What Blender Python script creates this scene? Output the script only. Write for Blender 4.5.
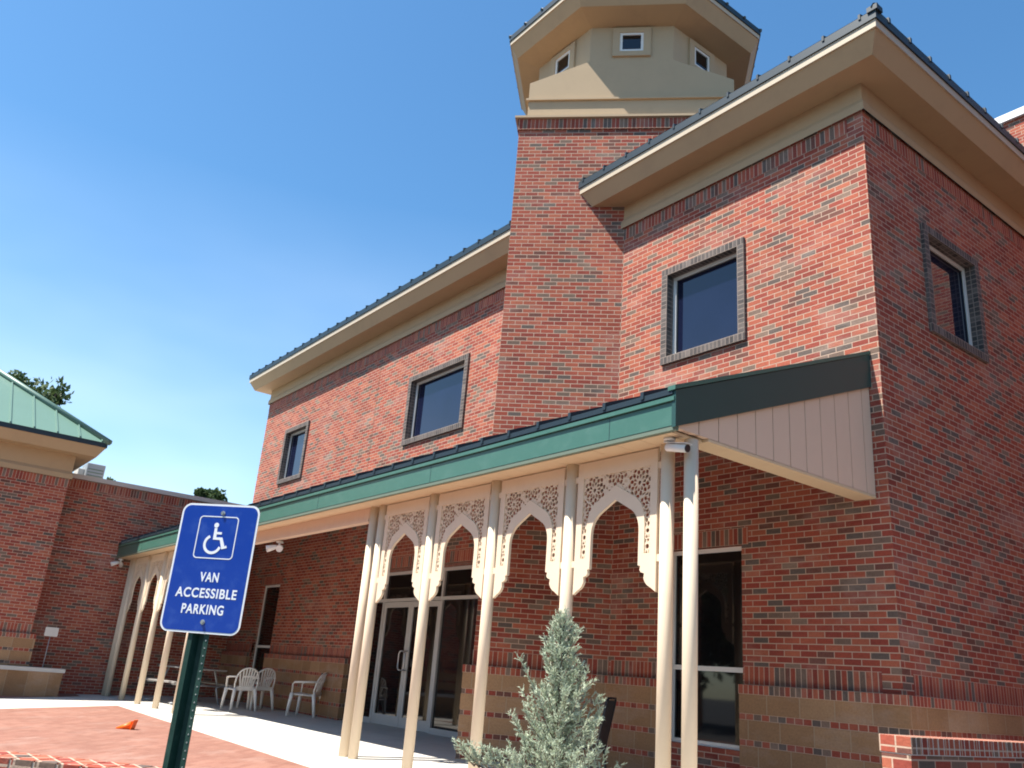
import bpy, bmesh, math, random
from mathutils import Vector, Matrix
from mathutils.geometry import tessellate_polygon
random.seed(7)
R = math.radians
for o in list(bpy.data.objects): bpy.data.objects.remove(o)
S = bpy.context.scene
COL = S.collection

# ------------------------------------------------------------------ camera (eye at the origin, 1.6 m above the parking lot)
cd = bpy.data.cameras.new('camera'); cam = bpy.data.objects.new('camera', cd); COL.objects.link(cam)
RT = Vector((0.61401368, 0.78561082, 0.07617637)); UP = Vector((0.2153104, -0.25956531, 0.9414177)); FW = Vector((-0.75936068, 0.56164178, 0.32852682))
cam.matrix_world = Matrix(((RT.x, UP.x, -FW.x, 0), (RT.y, UP.y, -FW.y, 0), (RT.z, UP.z, -FW.z, 0), (0, 0, 0, 1)))
cd.sensor_width = 36; cd.lens = 849.275 * 36 / 1024; cd.clip_end = 3000; cd.clip_start = 0.05
S.camera = cam
try: S.cycles.filter_width = 1.9
except Exception: pass
S.render.resolution_x = 1024; S.render.resolution_y = 768

# ------------------------------------------------------------------ sky and sun
SUN = Vector((-0.32, -1.0, 2.05)).normalized()
w = bpy.data.worlds.new('World'); S.world = w; w.use_nodes = True
nt = w.node_tree; nt.nodes.clear()
out = nt.nodes.new('ShaderNodeOutputWorld'); bg = nt.nodes.new('ShaderNodeBackground'); sky = nt.nodes.new('ShaderNodeTexSky')
sky.sky_type = 'NISHITA'; sky.sun_disc = False
sky.sun_elevation = math.asin(SUN.z); sky.sun_rotation = math.atan2(SUN.x, SUN.y)
sky.altitude = 200; sky.air_density = 1.0; sky.dust_density = 0.6; sky.ozone_density = 3.0
# faint high cirrus: real sky colour mixed towards white by a stretched noise, low in the sky
tc = nt.nodes.new('ShaderNodeTexCoord'); mp = nt.nodes.new('ShaderNodeMapping'); mp.inputs['Scale'].default_value = (1.2, 2.6, 7.0)
mp.inputs['Rotation'].default_value = (0.25, 0.1, 0.6)
nz = nt.nodes.new('ShaderNodeTexNoise'); nz.inputs['Scale'].default_value = 1.0; nz.inputs['Detail'].default_value = 3; nz.inputs['Roughness'].default_value = 0.55
rp = nt.nodes.new('ShaderNodeMapRange'); rp.inputs['From Min'].default_value = 0.30; rp.inputs['From Max'].default_value = 0.80; rp.inputs['To Min'].default_value = 0.10; rp.inputs['To Max'].default_value = 0.42
sx = nt.nodes.new('ShaderNodeSeparateXYZ'); hz = nt.nodes.new('ShaderNodeMapRange')
hz.inputs['From Min'].default_value = 0.50; hz.inputs['From Max'].default_value = 0.08; hz.inputs['To Min'].default_value = 0; hz.inputs['To Max'].default_value = 1
mu = nt.nodes.new('ShaderNodeMath'); mu.operation = 'MULTIPLY'
mx = nt.nodes.new('ShaderNodeMix'); mx.data_type = 'RGBA'; mx.inputs['B'].default_value = (7.5, 8.2, 9.0, 1)
L = nt.links
L.new(tc.outputs['Generated'], mp.inputs['Vector']); L.new(mp.outputs[0], nz.inputs['Vector']); L.new(nz.outputs['Fac'], rp.inputs['Value'])
L.new(tc.outputs['Generated'], sx.inputs[0]); L.new(sx.outputs['Z'], hz.inputs['Value'])
L.new(rp.outputs[0], mu.inputs[0]); L.new(hz.outputs[0], mu.inputs[1]); L.new(mu.outputs[0], mx.inputs['Factor'])
hs = nt.nodes.new('ShaderNodeHueSaturation'); hs.inputs['Saturation'].default_value = 1.2; hs.inputs['Value'].default_value = 1.07; L.new(sky.outputs[0], hs.inputs['Color']); vt = nt.nodes.new('ShaderNodeVectorMath'); vt.operation = 'MULTIPLY'; vt.inputs[1].default_value = (0.97, 1.06, 0.98); L.new(hs.outputs[0], vt.inputs[0]); L.new(vt.outputs[0], mx.inputs['A']); L.new(mx.outputs['Result'], bg.inputs[0]); L.new(bg.outputs[0], out.inputs[0])
bg.inputs[1].default_value = 0.10
sd = bpy.data.lights.new('sun', 'SUN'); sd.energy = 5.0; sd.angle = R(0.53); sd.color = (1.0, 0.95, 0.87)
so = bpy.data.objects.new('sun', sd); COL.objects.link(so); so.location = SUN * 60
so.rotation_euler = (-SUN).to_track_quat('-Z', 'Y').to_euler()
S.view_settings.view_transform = 'Standard'; S.view_settings.look = 'None'; S.view_settings.gamma = 1; S.view_settings.exposure = 1.12
S.view_settings.use_curve_mapping = False

# ------------------------------------------------------------------ materials
class NT:
    def __init__(s, name, rough=0.7, spec=0.4, metal=0.0):
        s.m = bpy.data.materials.new(name); s.m.use_nodes = True; s.t = s.m.node_tree
        s.b = s.t.nodes['Principled BSDF']; s.b.inputs['Roughness'].default_value = rough
        s.b.inputs['Specular IOR Level'].default_value = spec; s.b.inputs['Metallic'].default_value = metal
    def n(s, k, **kw):
        nd = s.t.nodes.new(k)
        for a, v in kw.items():
            if a in nd.inputs: nd.inputs[a].default_value = v
            else: setattr(nd, a, v)
        return nd
    def l(s, a, b): s.t.links.new(a, b)
    def bump(s, h, strength=0.3, dist=0.01):
        bp = s.n('ShaderNodeBump', Strength=strength, Distance=dist); s.l(h, bp.inputs['Height']); s.l(bp.outputs[0], s.b.inputs['Normal'])
def c4(c): return (c[0], c[1], c[2], 1)
def plain(name, c, rough=0.6, spec=0.4, metal=0.0, var=0.10, scale=6.0, bump=0.0, bscale=60.0, dirt=None):
    t = NT(name, rough, spec, metal)
    tc = t.n('ShaderNodeTexCoord'); nz = t.n('ShaderNodeTexNoise', Scale=scale, Detail=5.0, Roughness=0.6); t.l(tc.outputs['Object'], nz.inputs['Vector'])
    mx = t.n('ShaderNodeMix', data_type='RGBA'); mx.inputs['A'].default_value = c4([v * (1 - var) for v in c]); mx.inputs['B'].default_value = c4([min(1, v * (1 + var)) for v in c])
    t.l(nz.outputs['Fac'], mx.inputs['Factor']); o = mx.outputs['Result']
    if dirt:
        n2 = t.n('ShaderNodeTexNoise', Scale=dirt[0], Detail=6.0, Roughness=0.7); t.l(tc.outputs['Object'], n2.inputs['Vector'])
        mr = t.n('ShaderNodeMapRange'); mr.inputs['From Min'].default_value = 0.5; mr.inputs['From Max'].default_value = 0.75; mr.inputs['To Max'].default_value = dirt[2]
        t.l(n2.outputs['Fac'], mr.inputs['Value']); m2 = t.n('ShaderNodeMix', data_type='RGBA'); m2.inputs['B'].default_value = c4(dirt[1])
        t.l(mr.outputs[0], m2.inputs['Factor']); t.l(o, m2.inputs['A']); o = m2.outputs['Result']
    t.l(o, t.b.inputs['Base Color'])
    if bump:
        n3 = t.n('ShaderNodeTexNoise', Scale=bscale, Detail=4.0); t.l(tc.outputs['Object'], n3.inputs['Vector']); t.bump(n3.outputs['Fac'], bump, 0.004)
    return t.m
REDS = [(0.0, (0.29, 0.062, 0.038)), (0.12, (0.345, 0.090, 0.052)), (0.27, (0.245, 0.050, 0.034)), (0.40, (0.315, 0.072, 0.044)), (0.54, (0.36, 0.105, 0.060)),
        (0.66, (0.27, 0.057, 0.038)), (0.77, (0.165, 0.108, 0.080)), (0.85, (0.115, 0.086, 0.072)), (0.91, (0.20, 0.130, 0.095)), (0.96, (0.15, 0.060, 0.045))]
DARKS = [(0.0, (0.082, 0.070, 0.066)), (0.3, (0.105, 0.090, 0.083)), (0.6, (0.065, 0.058, 0.056)), (0.85, (0.125, 0.105, 0.096))]
PAVES = [(0.0, (0.265, 0.127, 0.092)), (0.3, (0.25, 0.117, 0.085)), (0.6, (0.28, 0.138, 0.10)), (0.85, (0.235, 0.108, 0.078))]
def brick(name, ramp, bw=0.2032, rh=0.0677, mortar=0.011, offset=0.5, mcol=(0.46, 0.325, 0.24), rot=0.0, rough=0.85, bump=0.5, blotch=0.2, efflo=0.38):
    t = NT(name, rough, 0.25)
    uv = t.n('ShaderNodeUVMap'); v = uv.outputs[0]
    if rot:
        mp = t.n('ShaderNodeMapping'); mp.inputs['Rotation'].default_value = (0, 0, rot); t.l(v, mp.inputs[0]); v = mp.outputs[0]
    b = t.n('ShaderNodeTexBrick', offset=offset, offset_frequency=2, squash=1.0)
    for k, x in (('Scale', 1.0), ('Mortar Size', mortar / 2), ('Mortar Smooth', 0.1), ('Bias', 0.0), ('Brick Width', bw), ('Row Height', rh)): b.inputs[k].default_value = x
    b.inputs['Color1'].default_value = (0, 0, 0, 1); b.inputs['Color2'].default_value = (1, 1, 1, 1); b.inputs['Mortar'].default_value = (0, 0, 0, 1)
    t.l(v, b.inputs['Vector'])
    cr = t.n('ShaderNodeValToRGB'); cr.color_ramp.interpolation = 'CONSTANT'
    e = cr.color_ramp.elements
    while len(e) > 1: e.remove(e[0])
    e[0].position = 0; e[0].color = c4(ramp[0][1])
    for p, c in ramp[1:]: q = e.new(p); q.color = c4(c)
    # every brick keeps one colour, but dark bricks come in loose clusters: noise sampled once per brick
    sp = t.n('ShaderNodeSeparateXYZ'); t.l(v, sp.inputs[0])
    def mth(op, a, b2=None):
        q = t.n('ShaderNodeMath', operation=op)
        for i_, z_ in enumerate((a, b2)):
            if z_ is None: continue
            if isinstance(z_, (int, float)): q.inputs[i_].default_value = z_
            else: t.l(z_, q.inputs[i_])
        return q.outputs[0]
    row = mth('FLOOR', mth('DIVIDE', sp.outputs[1], rh)); ev = mth('SUBTRACT', 1.0, mth('FLOORED_MODULO', row, 2.0))
    colm = mth('FLOOR', mth('ADD', mth('DIVIDE', sp.outputs[0], bw), mth('MULTIPLY', ev, offset)))
    cb_ = t.n('ShaderNodeCombineXYZ'); t.l(mth('MULTIPLY', colm, bw), cb_.inputs[0]); t.l(mth('MULTIPLY', row, rh * 2.2), cb_.inputs[1])
    cn_ = t.n('ShaderNodeTexNoise', Scale=1.5, Detail=3.0); t.l(cb_.outputs[0], cn_.inputs['Vector'])
    sh = mth('MULTIPLY', mth('SUBTRACT', cn_.outputs['Fac'], 0.5), 0.9); bwn = t.n('ShaderNodeRGBToBW'); t.l(b.outputs['Color'], bwn.inputs[0])
    t.l(mth('ADD', bwn.outputs[0], sh), cr.inputs[0])
    nz = t.n('ShaderNodeTexNoise', Scale=1.1, Detail=6.0, Roughness=0.65); t.l(v, nz.inputs['Vector'])
    mr = t.n('ShaderNodeMapRange'); mr.inputs['From Min'].default_value = 0.3; mr.inputs['From Max'].default_value = 0.7
    mr.inputs['To Min'].default_value = 1 - blotch; mr.inputs['To Max'].default_value = 1 + blotch; t.l(nz.outputs['Fac'], mr.inputs['Value'])
    n2 = t.n('ShaderNodeTexNoise', Scale=45.0, Detail=4.0); t.l(v, n2.inputs['Vector'])
    m2 = t.n('ShaderNodeMapRange'); m2.inputs['To Min'].default_value = 0.72; m2.inputs['To Max'].default_value = 1.28; t.l(n2.outputs['Fac'], m2.inputs['Value'])
    mu = t.n('ShaderNodeMath', operation='MULTIPLY'); t.l(mr.outputs[0], mu.inputs[0]); t.l(m2.outputs[0], mu.inputs[1])
    vm = t.n('ShaderNodeVectorMath', operation='SCALE'); t.l(cr.outputs[0], vm.inputs[0]); t.l(mu.outputs[0], vm.inputs['Scale'])
    ef = t.n('ShaderNodeTexNoise', Scale=0.8, Detail=7.0, Roughness=0.7); em = t.n('ShaderNodeMapping'); em.inputs['Scale'].default_value = (1.0, 2.2, 1); em.inputs['Location'].default_value = (3.1, 7.7, 0)
    t.l(v, em.inputs[0]); t.l(em.outputs[0], ef.inputs['Vector']); er = t.n('ShaderNodeMapRange'); er.inputs['From Min'].default_value = 0.52; er.inputs['From Max'].default_value = 0.72; er.inputs['To Max'].default_value = efflo
    t.l(ef.outputs['Fac'], er.inputs['Value']); e2 = t.n('ShaderNodeMix', data_type='RGBA'); e2.inputs['B'].default_value = (0.42, 0.33, 0.28, 1); t.l(er.outputs[0], e2.inputs['Factor']); t.l(vm.outputs[0], e2.inputs['A'])
    mx = t.n('ShaderNodeMix', data_type='RGBA'); mx.inputs['B'].default_value = c4(mcol)
    t.l(e2.outputs['Result'], mx.inputs['A']); t.l(b.outputs['Fac'], mx.inputs['Factor']); t.l(mx.outputs['Result'], t.b.inputs['Base Color'])
    iv = t.n('ShaderNodeMath', operation='MULTIPLY_ADD'); iv.inputs[1].default_value = -1; t.l(b.outputs['Fac'], iv.inputs[0]); t.l(n2.outputs['Fac'], iv.inputs[2])
    t.bump(iv.outputs[0], bump, 0.006)
    return t.m
M = {}
M['brick'] = brick('red_brick', REDS)
M['soldier'] = brick('soldier_brick', REDS, 0.2032, 0.0677, offset=0.0)
M['header'] = brick('header_brick', REDS, 0.104, 0.0677, offset=0.0)
M['dark_header'] = brick('dark_brick', DARKS, 0.104, 0.0677, offset=0.0, mcol=(0.27, 0.215, 0.18))
M['stone'] = brick('split_stone', [(0.0, (0.33, 0.185, 0.095)), (0.35, (0.29, 0.16, 0.082)), (0.7, (0.35, 0.205, 0.11))], 0.41, 5.0, 0.012, offset=0.0, mcol=(0.36, 0.25, 0.16), bump=0.9, blotch=0.15)
M['paver'] = brick('clay_paver', PAVES, 0.20, 0.10, 0.005, mcol=(0.29, 0.17, 0.125), rot=R(45), bump=0.15, blotch=0.12)
M['concrete'] = brick('sidewalk_concrete', [(0.0, (0.55, 0.525, 0.47)), (0.5, (0.52, 0.495, 0.45))], 1.55, 1.55, 0.012, offset=0.0, mcol=(0.33, 0.31, 0.27), bump=0.15, blotch=0.08)
M['asphalt'] = plain('asphalt', (0.06, 0.06, 0.062), 0.9, 0.2, var=0.25, scale=3, bump=0.4, bscale=90)
M['cream'] = plain('cream_paint', (0.70, 0.575, 0.425), 0.65, 0.2, var=0.05, dirt=(3.0, (0.46, 0.37, 0.26), 0.3))
M['stucco'] = plain('tan_stucco', (0.45, 0.335, 0.215), 0.85, 0.2, var=0.05, scale=2.0, bump=0.25, bscale=140, dirt=(1.2, (0.30, 0.23, 0.15), 0.25))
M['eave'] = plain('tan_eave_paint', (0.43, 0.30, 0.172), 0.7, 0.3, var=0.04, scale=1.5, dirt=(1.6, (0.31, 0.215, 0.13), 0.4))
M['trim'] = plain('pale_trim', (0.46, 0.385, 0.28), 0.5, 0.4, var=0.03)
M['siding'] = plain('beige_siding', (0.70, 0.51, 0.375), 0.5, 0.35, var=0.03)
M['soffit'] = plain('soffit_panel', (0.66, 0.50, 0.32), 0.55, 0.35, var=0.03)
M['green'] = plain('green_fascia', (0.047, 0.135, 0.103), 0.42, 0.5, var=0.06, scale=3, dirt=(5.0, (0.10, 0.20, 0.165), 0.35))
M['green_roof'] = plain('patina_roof', (0.11, 0.20, 0.155), 0.45, 0.5, var=0.05, scale=2)
M['dark_green'] = plain('dark_green_roof', (0.008, 0.021, 0.030), 0.5, 0.5, var=0.12, scale=4)
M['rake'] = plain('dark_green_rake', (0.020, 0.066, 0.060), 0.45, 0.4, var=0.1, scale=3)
M['return'] = plain('fascia_return', (0.13, 0.17, 0.13), 0.6, 0.3)
M['white'] = plain('white_frame', (0.72, 0.70, 0.66), 0.4, 0.45, var=0.03)
M['coping'] = plain('pale_coping', (0.52, 0.48, 0.44), 0.6, 0.3, var=0.05)
M['mortar'] = plain('mortar', (0.42, 0.36, 0.30), 0.9, 0.1, var=0.1, scale=20)
M['alu'] = plain('brushed_frame', (0.50, 0.48, 0.45), 0.45, 0.5, var=0.05)
M['plastic'] = plain('white_resin', (0.84, 0.79, 0.72), 0.45, 0.4, var=0.04, dirt=(12, (0.45, 0.40, 0.34), 0.3))
M['black'] = plain('black_metal', (0.018, 0.018, 0.02), 0.45, 0.4)
M['grey'] = plain('grey_metal', (0.32, 0.33, 0.34), 0.5, 0.5, 0.3)
M['steel'] = plain('galvanised_steel', (0.6, 0.6, 0.6), 0.3, 0.5, 0.9)
M['post'] = plain('green_post_paint', (0.011, 0.042, 0.031), 0.55, 0.35, var=0.3, scale=14, bump=0.2, bscale=50, dirt=(22, (0.05, 0.09, 0.07), 0.5))
M['sign_blue'] = plain('sign_blue', (0.004, 0.042, 0.30), 0.28, 0.5, var=0.05, scale=3, dirt=(14, (0.06, 0.13, 0.42), 0.5))  # lighter blotches: wear together with smudged reflections put into the colour
M['sign_white'] = plain('sign_white', (0.80, 0.80, 0.80), 0.35, 0.5, var=0.02)
M['orange'] = plain('orange_rubber', (0.85, 0.14, 0.01), 0.45, 0.4, var=0.08)
M['wood'] = plain('table_board', (0.27, 0.25, 0.23), 0.6, 0.3)
M['brown'] = plain('brown_slats', (0.16, 0.09, 0.05), 0.6, 0.3)
M['bark'] = plain('bark', (0.16, 0.12, 0.09), 0.9, 0.1, var=0.3, scale=20, bump=0.5)
M['mulch'] = plain('bark_mulch', (0.10, 0.06, 0.04), 0.95, 0.1, var=0.4, scale=25, bump=0.8)
def leafmat(name, a, b, tr=0.25):
    t = NT(name, 0.55, 0.3)
    oi = t.n('ShaderNodeAttribute', attribute_name='tint'); mx = t.n('ShaderNodeMix', data_type='RGBA')
    mx.inputs['A'].default_value = c4(a); mx.inputs['B'].default_value = c4(b); t.l(oi.outputs['Fac'], mx.inputs['Factor']); t.l(mx.outputs['Result'], t.b.inputs['Base Color'])
    td = t.n('ShaderNodeBsdfTranslucent'); t.l(mx.outputs['Result'], td.inputs[0]); ms = t.n('ShaderNodeMixShader'); ms.inputs[0].default_value = tr
    o = t.t.nodes['Material Output']; t.l(t.b.outputs[0], ms.inputs[1]); t.l(td.outputs[0], ms.inputs[2]); t.l(ms.outputs[0], o.inputs[0])
    return t.m
M['cypress'] = leafmat('blue_needles', (0.34, 0.41, 0.29), (0.66, 0.73, 0.55), 0.15)
M['leaf'] = leafmat('green_leaves', (0.035, 0.065, 0.02), (0.09, 0.13, 0.045))
def glass(name, base, ior, rough=0.03):
    t = NT(name, rough, 0.5); t.b.inputs['IOR'].default_value = ior
    tc = t.n('ShaderNodeTexCoord'); nz = t.n('ShaderNodeTexNoise', Scale=1.3, Detail=2.0); t.l(tc.outputs['Object'], nz.inputs['Vector'])
    mx = t.n('ShaderNodeMix', data_type='RGBA'); mx.inputs['A'].default_value = c4([v * 0.6 for v in base]); mx.inputs['B'].default_value = c4([v * 1.4 for v in base])
    t.l(nz.outputs['Fac'], mx.inputs['Factor']); t.l(mx.outputs['Result'], t.b.inputs['Base Color'])
    t.bump(nz.outputs['Fac'], 0.03, 0.02)
    return t.m
M['glass_up'] = glass('tinted_glass', (0.007, 0.010, 0.030), 1.62)
M['glass_low'] = glass('dark_glass', (0.006, 0.006, 0.007), 1.55)

# ------------------------------------------------------------------ mesh helpers
def wloc(o):
    v = Vector((0, 0, 0))
    while o: v += o.location; o = o.parent
    return v
class MB:
    def __init__(s): s.v = []; s.f = []; s.uv = []; s.sm = []; s.tint = []
    def face(s, pts, swap=False, off=(0, 0), smooth=False, tint=0.5, nrm=None):
        pts = [Vector(p) for p in pts]; i = len(s.v)
        s.v += pts; s.f.append(list(range(i, i + len(pts)))); s.sm.append(smooth); s.tint.append(tint)
        n = nrm
        if n is None:
            n = Vector((0, 0, 0))
            for a in range(len(pts)): n += pts[a].cross(pts[(a + 1) % len(pts)])
            n = n.normalized() if n.length > 1e-12 else Vector((0, 0, 1))
        if abs(n.z) > 0.85: uv = [(p.x, p.y) for p in pts]
        else:
            t = Vector((0, 0, 1)).cross(n).normalized()
            if t.x < -1e-3 or (abs(t.x) < 1e-3 and t.y < 0): t = -t
            uv = [(p.dot(t), p.z) for p in pts]
        uv = [(b - off[1], a - off[0]) if swap else (a - off[0], b - off[1]) for a, b in uv]
        s.uv.append(uv)
    def box(s, x0, x1, y0, y1, z0, z1, **k):
        P = lambda a, b, c: (a, b, c)
        s.face([P(x0, y0, z0), P(x1, y0, z0), P(x1, y0, z1), P(x0, y0, z1)], **k); s.face([P(x1, y1, z0), P(x0, y1, z0), P(x0, y1, z1), P(x1, y1, z1)], **k)
        s.face([P(x1, y0, z0), P(x1, y1, z0), P(x1, y1, z1), P(x1, y0, z1)], **k); s.face([P(x0, y1, z0), P(x0, y0, z0), P(x0, y0, z1), P(x0, y1, z1)], **k)
        s.face([P(x0, y0, z1), P(x1, y0, z1), P(x1, y1, z1), P(x0, y1, z1)], **k); s.face([P(x0, y1, z0), P(x1, y1, z0), P(x1, y0, z0), P(x0, y0, z0)], **k)
        return s
    def obox(s, o, a, b, c, **k):   # origin corner and three edge vectors
        o, a, b, c = map(Vector, (o, a, b, c))
        for p, q, r in ((a, b, c), (b, c, a), (c, a, b)):
            s.face([o, o + p, o + p + q, o + q], **k); s.face([o + r, o + r + q, o + r + p + q, o + r + p], **k)
        return s
    def prism(s, poly, vec, caps=True, smooth=False, **k):   # poly: 3D loop, extruded along vec
        poly = [Vector(p) for p in poly]; vec = Vector(vec); n = len(poly)
        for i in range(n):
            a, b = poly[i], poly[(i + 1) % n]; s.face([a, b, b + vec, a + vec], smooth=smooth, **k)
        if caps:
            for tri in tessellate_polygon([poly]):
                s.face([poly[i] for i in tri], **k); s.face([poly[i] + vec for i in reversed(tri)], **k)
        return s
    def shape(s, loops, vec, **k):  # polygon with holes, extruded
        loops = [[Vector(p) for p in l] for l in loops]; vec = Vector(vec); flat = [p for l in loops for p in l]
        for tri in tessellate_polygon(loops):
            s.face([flat[i] for i in tri], **k); s.face([flat[i] + vec for i in reversed(tri)], **k)
        for l in loops:
            for i in range(len(l)): s.face([l[i], l[(i + 1) % len(l)], l[(i + 1) % len(l)] + vec, l[i] + vec], **k)
        return s
    def tube(s, pts, r, n=10, caps=True, flat=None):
        pts = [Vector(p) for p in pts]; rs = r if isinstance(r, (list, tuple)) else [r] * len(pts); rings = []
        d0 = (pts[1] - pts[0]).normalized(); ref = Vector((0, 0, 1)) if abs(d0.z) < 0.9 else Vector((1, 0, 0))
        side = d0.cross(ref).normalized()
        for i, p in enumerate(pts):
            d = ((pts[min(i + 1, len(pts) - 1)] - pts[max(i - 1, 0)])).normalized()
            side = (side - d * side.dot(d)).normalized(); u = d.cross(side)
            fx, fy = flat if flat else (1, 1)
            rings.append([p + (side * math.cos(2 * math.pi * k / n) * fx + u * math.sin(2 * math.pi * k / n) * fy) * rs[i] for k in range(n)])
        for a, b in zip(rings, rings[1:]):
            for k in range(n): s.face([a[k], a[(k + 1) % n], b[(k + 1) % n], b[k]], smooth=True)
        if caps: s.face(rings[0][::-1]); s.face(rings[-1])
        return s
    def build(s, name, mat, parent=None, bevel=0.0):
        me = bpy.data.meshes.new(name); off = wloc(parent) if parent else Vector((0, 0, 0))
        me.from_pydata([tuple(v - off) for v in s.v], [], s.f)
        uvl = me.uv_layers.new(name='UVMap'); i = 0
        flat = [c for f in s.uv for uv in f for c in uv]
        uvl.data.foreach_set('uv', flat)
        me.polygons.foreach_set('use_smooth', s.sm)
        if len(set(s.tint)) > 1:
            at = me.attributes.new('tint', 'FLOAT', 'FACE'); at.data.foreach_set('value', s.tint)
        bm = bmesh.new(); bm.from_mesh(me)
        if len(bm.verts) < 400000: bmesh.ops.remove_doubles(bm, verts=bm.verts, dist=1e-5)
        if not len(set(s.tint)) > 1: bmesh.ops.recalc_face_normals(bm, faces=bm.faces)
        bm.to_mesh(me); bm.free()
        me.materials.append(M[mat]); o = bpy.data.objects.new(name, me); COL.objects.link(o)
        if parent: o.parent = parent
        if bevel:
            b = o.modifiers.new('bevel', 'BEVEL'); b.width = bevel; b.segments = 2; b.limit_method = 'ANGLE'; b.angle_limit = R(40)
        return o
def tag(o, label=None, cat=None, group=None, kind=None):
    if label: o['label'] = label
    if cat: o['category'] = cat
    if group: o['group'] = group
    if kind: o['kind'] = kind
    return o
def thing(name, label, cat, loc=(0, 0, 0), rz=0, group=None):
    o = bpy.data.objects.new(name, None); COL.objects.link(o); o.empty_display_size = 0.2
    o.location = loc; o.rotation_euler = (0, 0, rz); return tag(o, label, cat, group)
def kids(o): return [c for c in COL.objects if c.parent == o]
def dup(o, parent=None):
    c = o.copy(); COL.objects.link(c)
    if parent: c.parent = parent
    for k in kids(o): dup(k, c)
    return c
def local_part(mb, name, mat, parent, bevel=0.0):   # geometry given in the thing's own frame
    o = mb.build(name, mat, None, bevel); o.parent = parent; return o

D = 8.37            # front wall plane
XR, XW = -4.56, -22.85
def gz(y): return -1.06 + 0.027 * (y - 5.54)
Z0 = -1.25          # walls start below the paving

def wall_sheet(mb, axis, c, u0, u1, z0, z1, holes=(), depth=0.2, into=1, **k):
    """vertical wall on plane axis=c with rectangular holes and their reveals; 'into' = sign of the inward direction"""
    us = sorted({u0, u1, *[h[0] for h in holes], *[h[1] for h in holes]}); zs = sorted({z0, z1, *[h[2] for h in holes], *[h[3] for h in holes]})
    us = [u for u in us if u0 <= u <= u1]; zs = [z for z in zs if z0 <= z <= z1]
    P = (lambda u, d, z: (u, c + into * d, z)) if axis == 'y' else (lambda u, d, z: (c + into * d, u, z))
    for a, b in zip(us, us[1:]):
        for p, q in zip(zs, zs[1:]):
            m = ((a + b) / 2, (p + q) / 2)
            if any(h[0] < m[0] < h[1] and h[2] < m[1] < h[3] for h in holes): continue
            mb.face([P(a, 0, p), P(b, 0, p), P(b, 0, q), P(a, 0, q)], **k)
    for a, b, p, q in holes:
        p2 = max(p, z0)
        mb.face([P(a, 0, p2), P(a, depth, p2), P(a, depth, q), P(a, 0, q)], **k); mb.face([P(b, 0, p2), P(b, depth, p2), P(b, depth, q), P(b, 0, q)], **k)
        mb.face([P(a, 0, q), P(b, 0, q), P(b, depth, q), P(a, depth, q)], **k)
        if p > z0: mb.face([P(a, 0, p), P(b, 0, p), P(b, depth, p), P(a, depth, p)], **k)
    return mb

# ================================================================== SETTING
g = MB(); g.face([(-600, -600, -1.6), (600, -600, -1.6), (600, 600, -1.6), (-600, 600, -1.6)])
tag(g.build('ground', 'asphalt'), kind='structure')
def GP(x, y, dz=0): return (x, y, gz(y) + dz)
pat = MB(); poly = [(-23.2, 9.6), (-2.95, 9.6), (-2.95, 2.10), (-12.95, -7.9), (-23.2, -7.9)]
pat.face([GP(*p) for p in poly])
for a, b in zip(poly, poly[1:] + poly[:1]): pat.face([GP(*a), GP(*b), (b[0], b[1], -1.7), (a[0], a[1], -1.7)])
tag(pat.build('patio', 'concrete'), kind='structure')
pv = MB(); pv.face([GP(x, y, 0.004) for x, y in [(-19.05, 4.99), (-9.4, 4.63), (-4.3, 4.52), (-3.6, 1.5), (-12.9, -7.8), (-15.4, -7.85), (-15.9, 0.2), (-17.72, 2.74)]])
tag(pv.build('pavers', 'paver'), kind='structure')
pv = MB(); pv.face([GP(x, y, 0.004) for x, y in [(-20.7, 3.1), (-21.9, 4.9), (-22.84, 5.0), (-22.84, -7.85), (-18.4, -7.85), (-18.6, 0.0)]])
tag(pv.build('pavers', 'paver'), kind='structure')
mu_ = MB(); mu_.face([GP(x, y, 0.008) for x, y in [(-5.6, 4.3), (-4.35, 4.35), (-4.1, 2.45), (-4.9, 1.7), (-6.0, 3.0)]])
tag(mu_.build('planting_bed', 'mulch'), kind='structure')

# ================================================================== MAIN BUILDING
B = thing('brick_building', 'two-storey red brick building with tan eaves and a square corner tower topped by an octagon', 'building', (-13.7, D, -1.0))
ZT = 6.95
# openings on the front plane: (x0, x1, z0, z1)
UPW = [(-7.68, -6.43, 4.46, 5.74), (-14.80, -12.83, 4.46, 5.74), (-21.16, -19.90, 4.46, 5.74)]
LOWW = [(-7.62, -6.45, -0.55, 1.74), (-21.14, -20.02, -0.55, 1.77)]
DOOR = (-15.98, -11.75, -1.3, 1.87)
mb = MB(); wall_sheet(mb, 'y', D, XW, XR, Z0, ZT, UPW + LOWW + [DOOR], 0.34)
wall_sheet(mb, 'x', XW, D, 16, Z0, ZT, (), 0.2, 1); mb.box(XW + .4, XR - .4, 15.8, 16.0, Z0, ZT)
mb.build('wall', 'brick', B)
SIDEW = [(9.67, 10.91, 4.46, 5.74)]
mb = MB(); wall_sheet(mb, 'x', XR, D, 16, Z0, ZT, SIDEW, 0.2, -1); mb.build('side_wall', 'brick', B)

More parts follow.
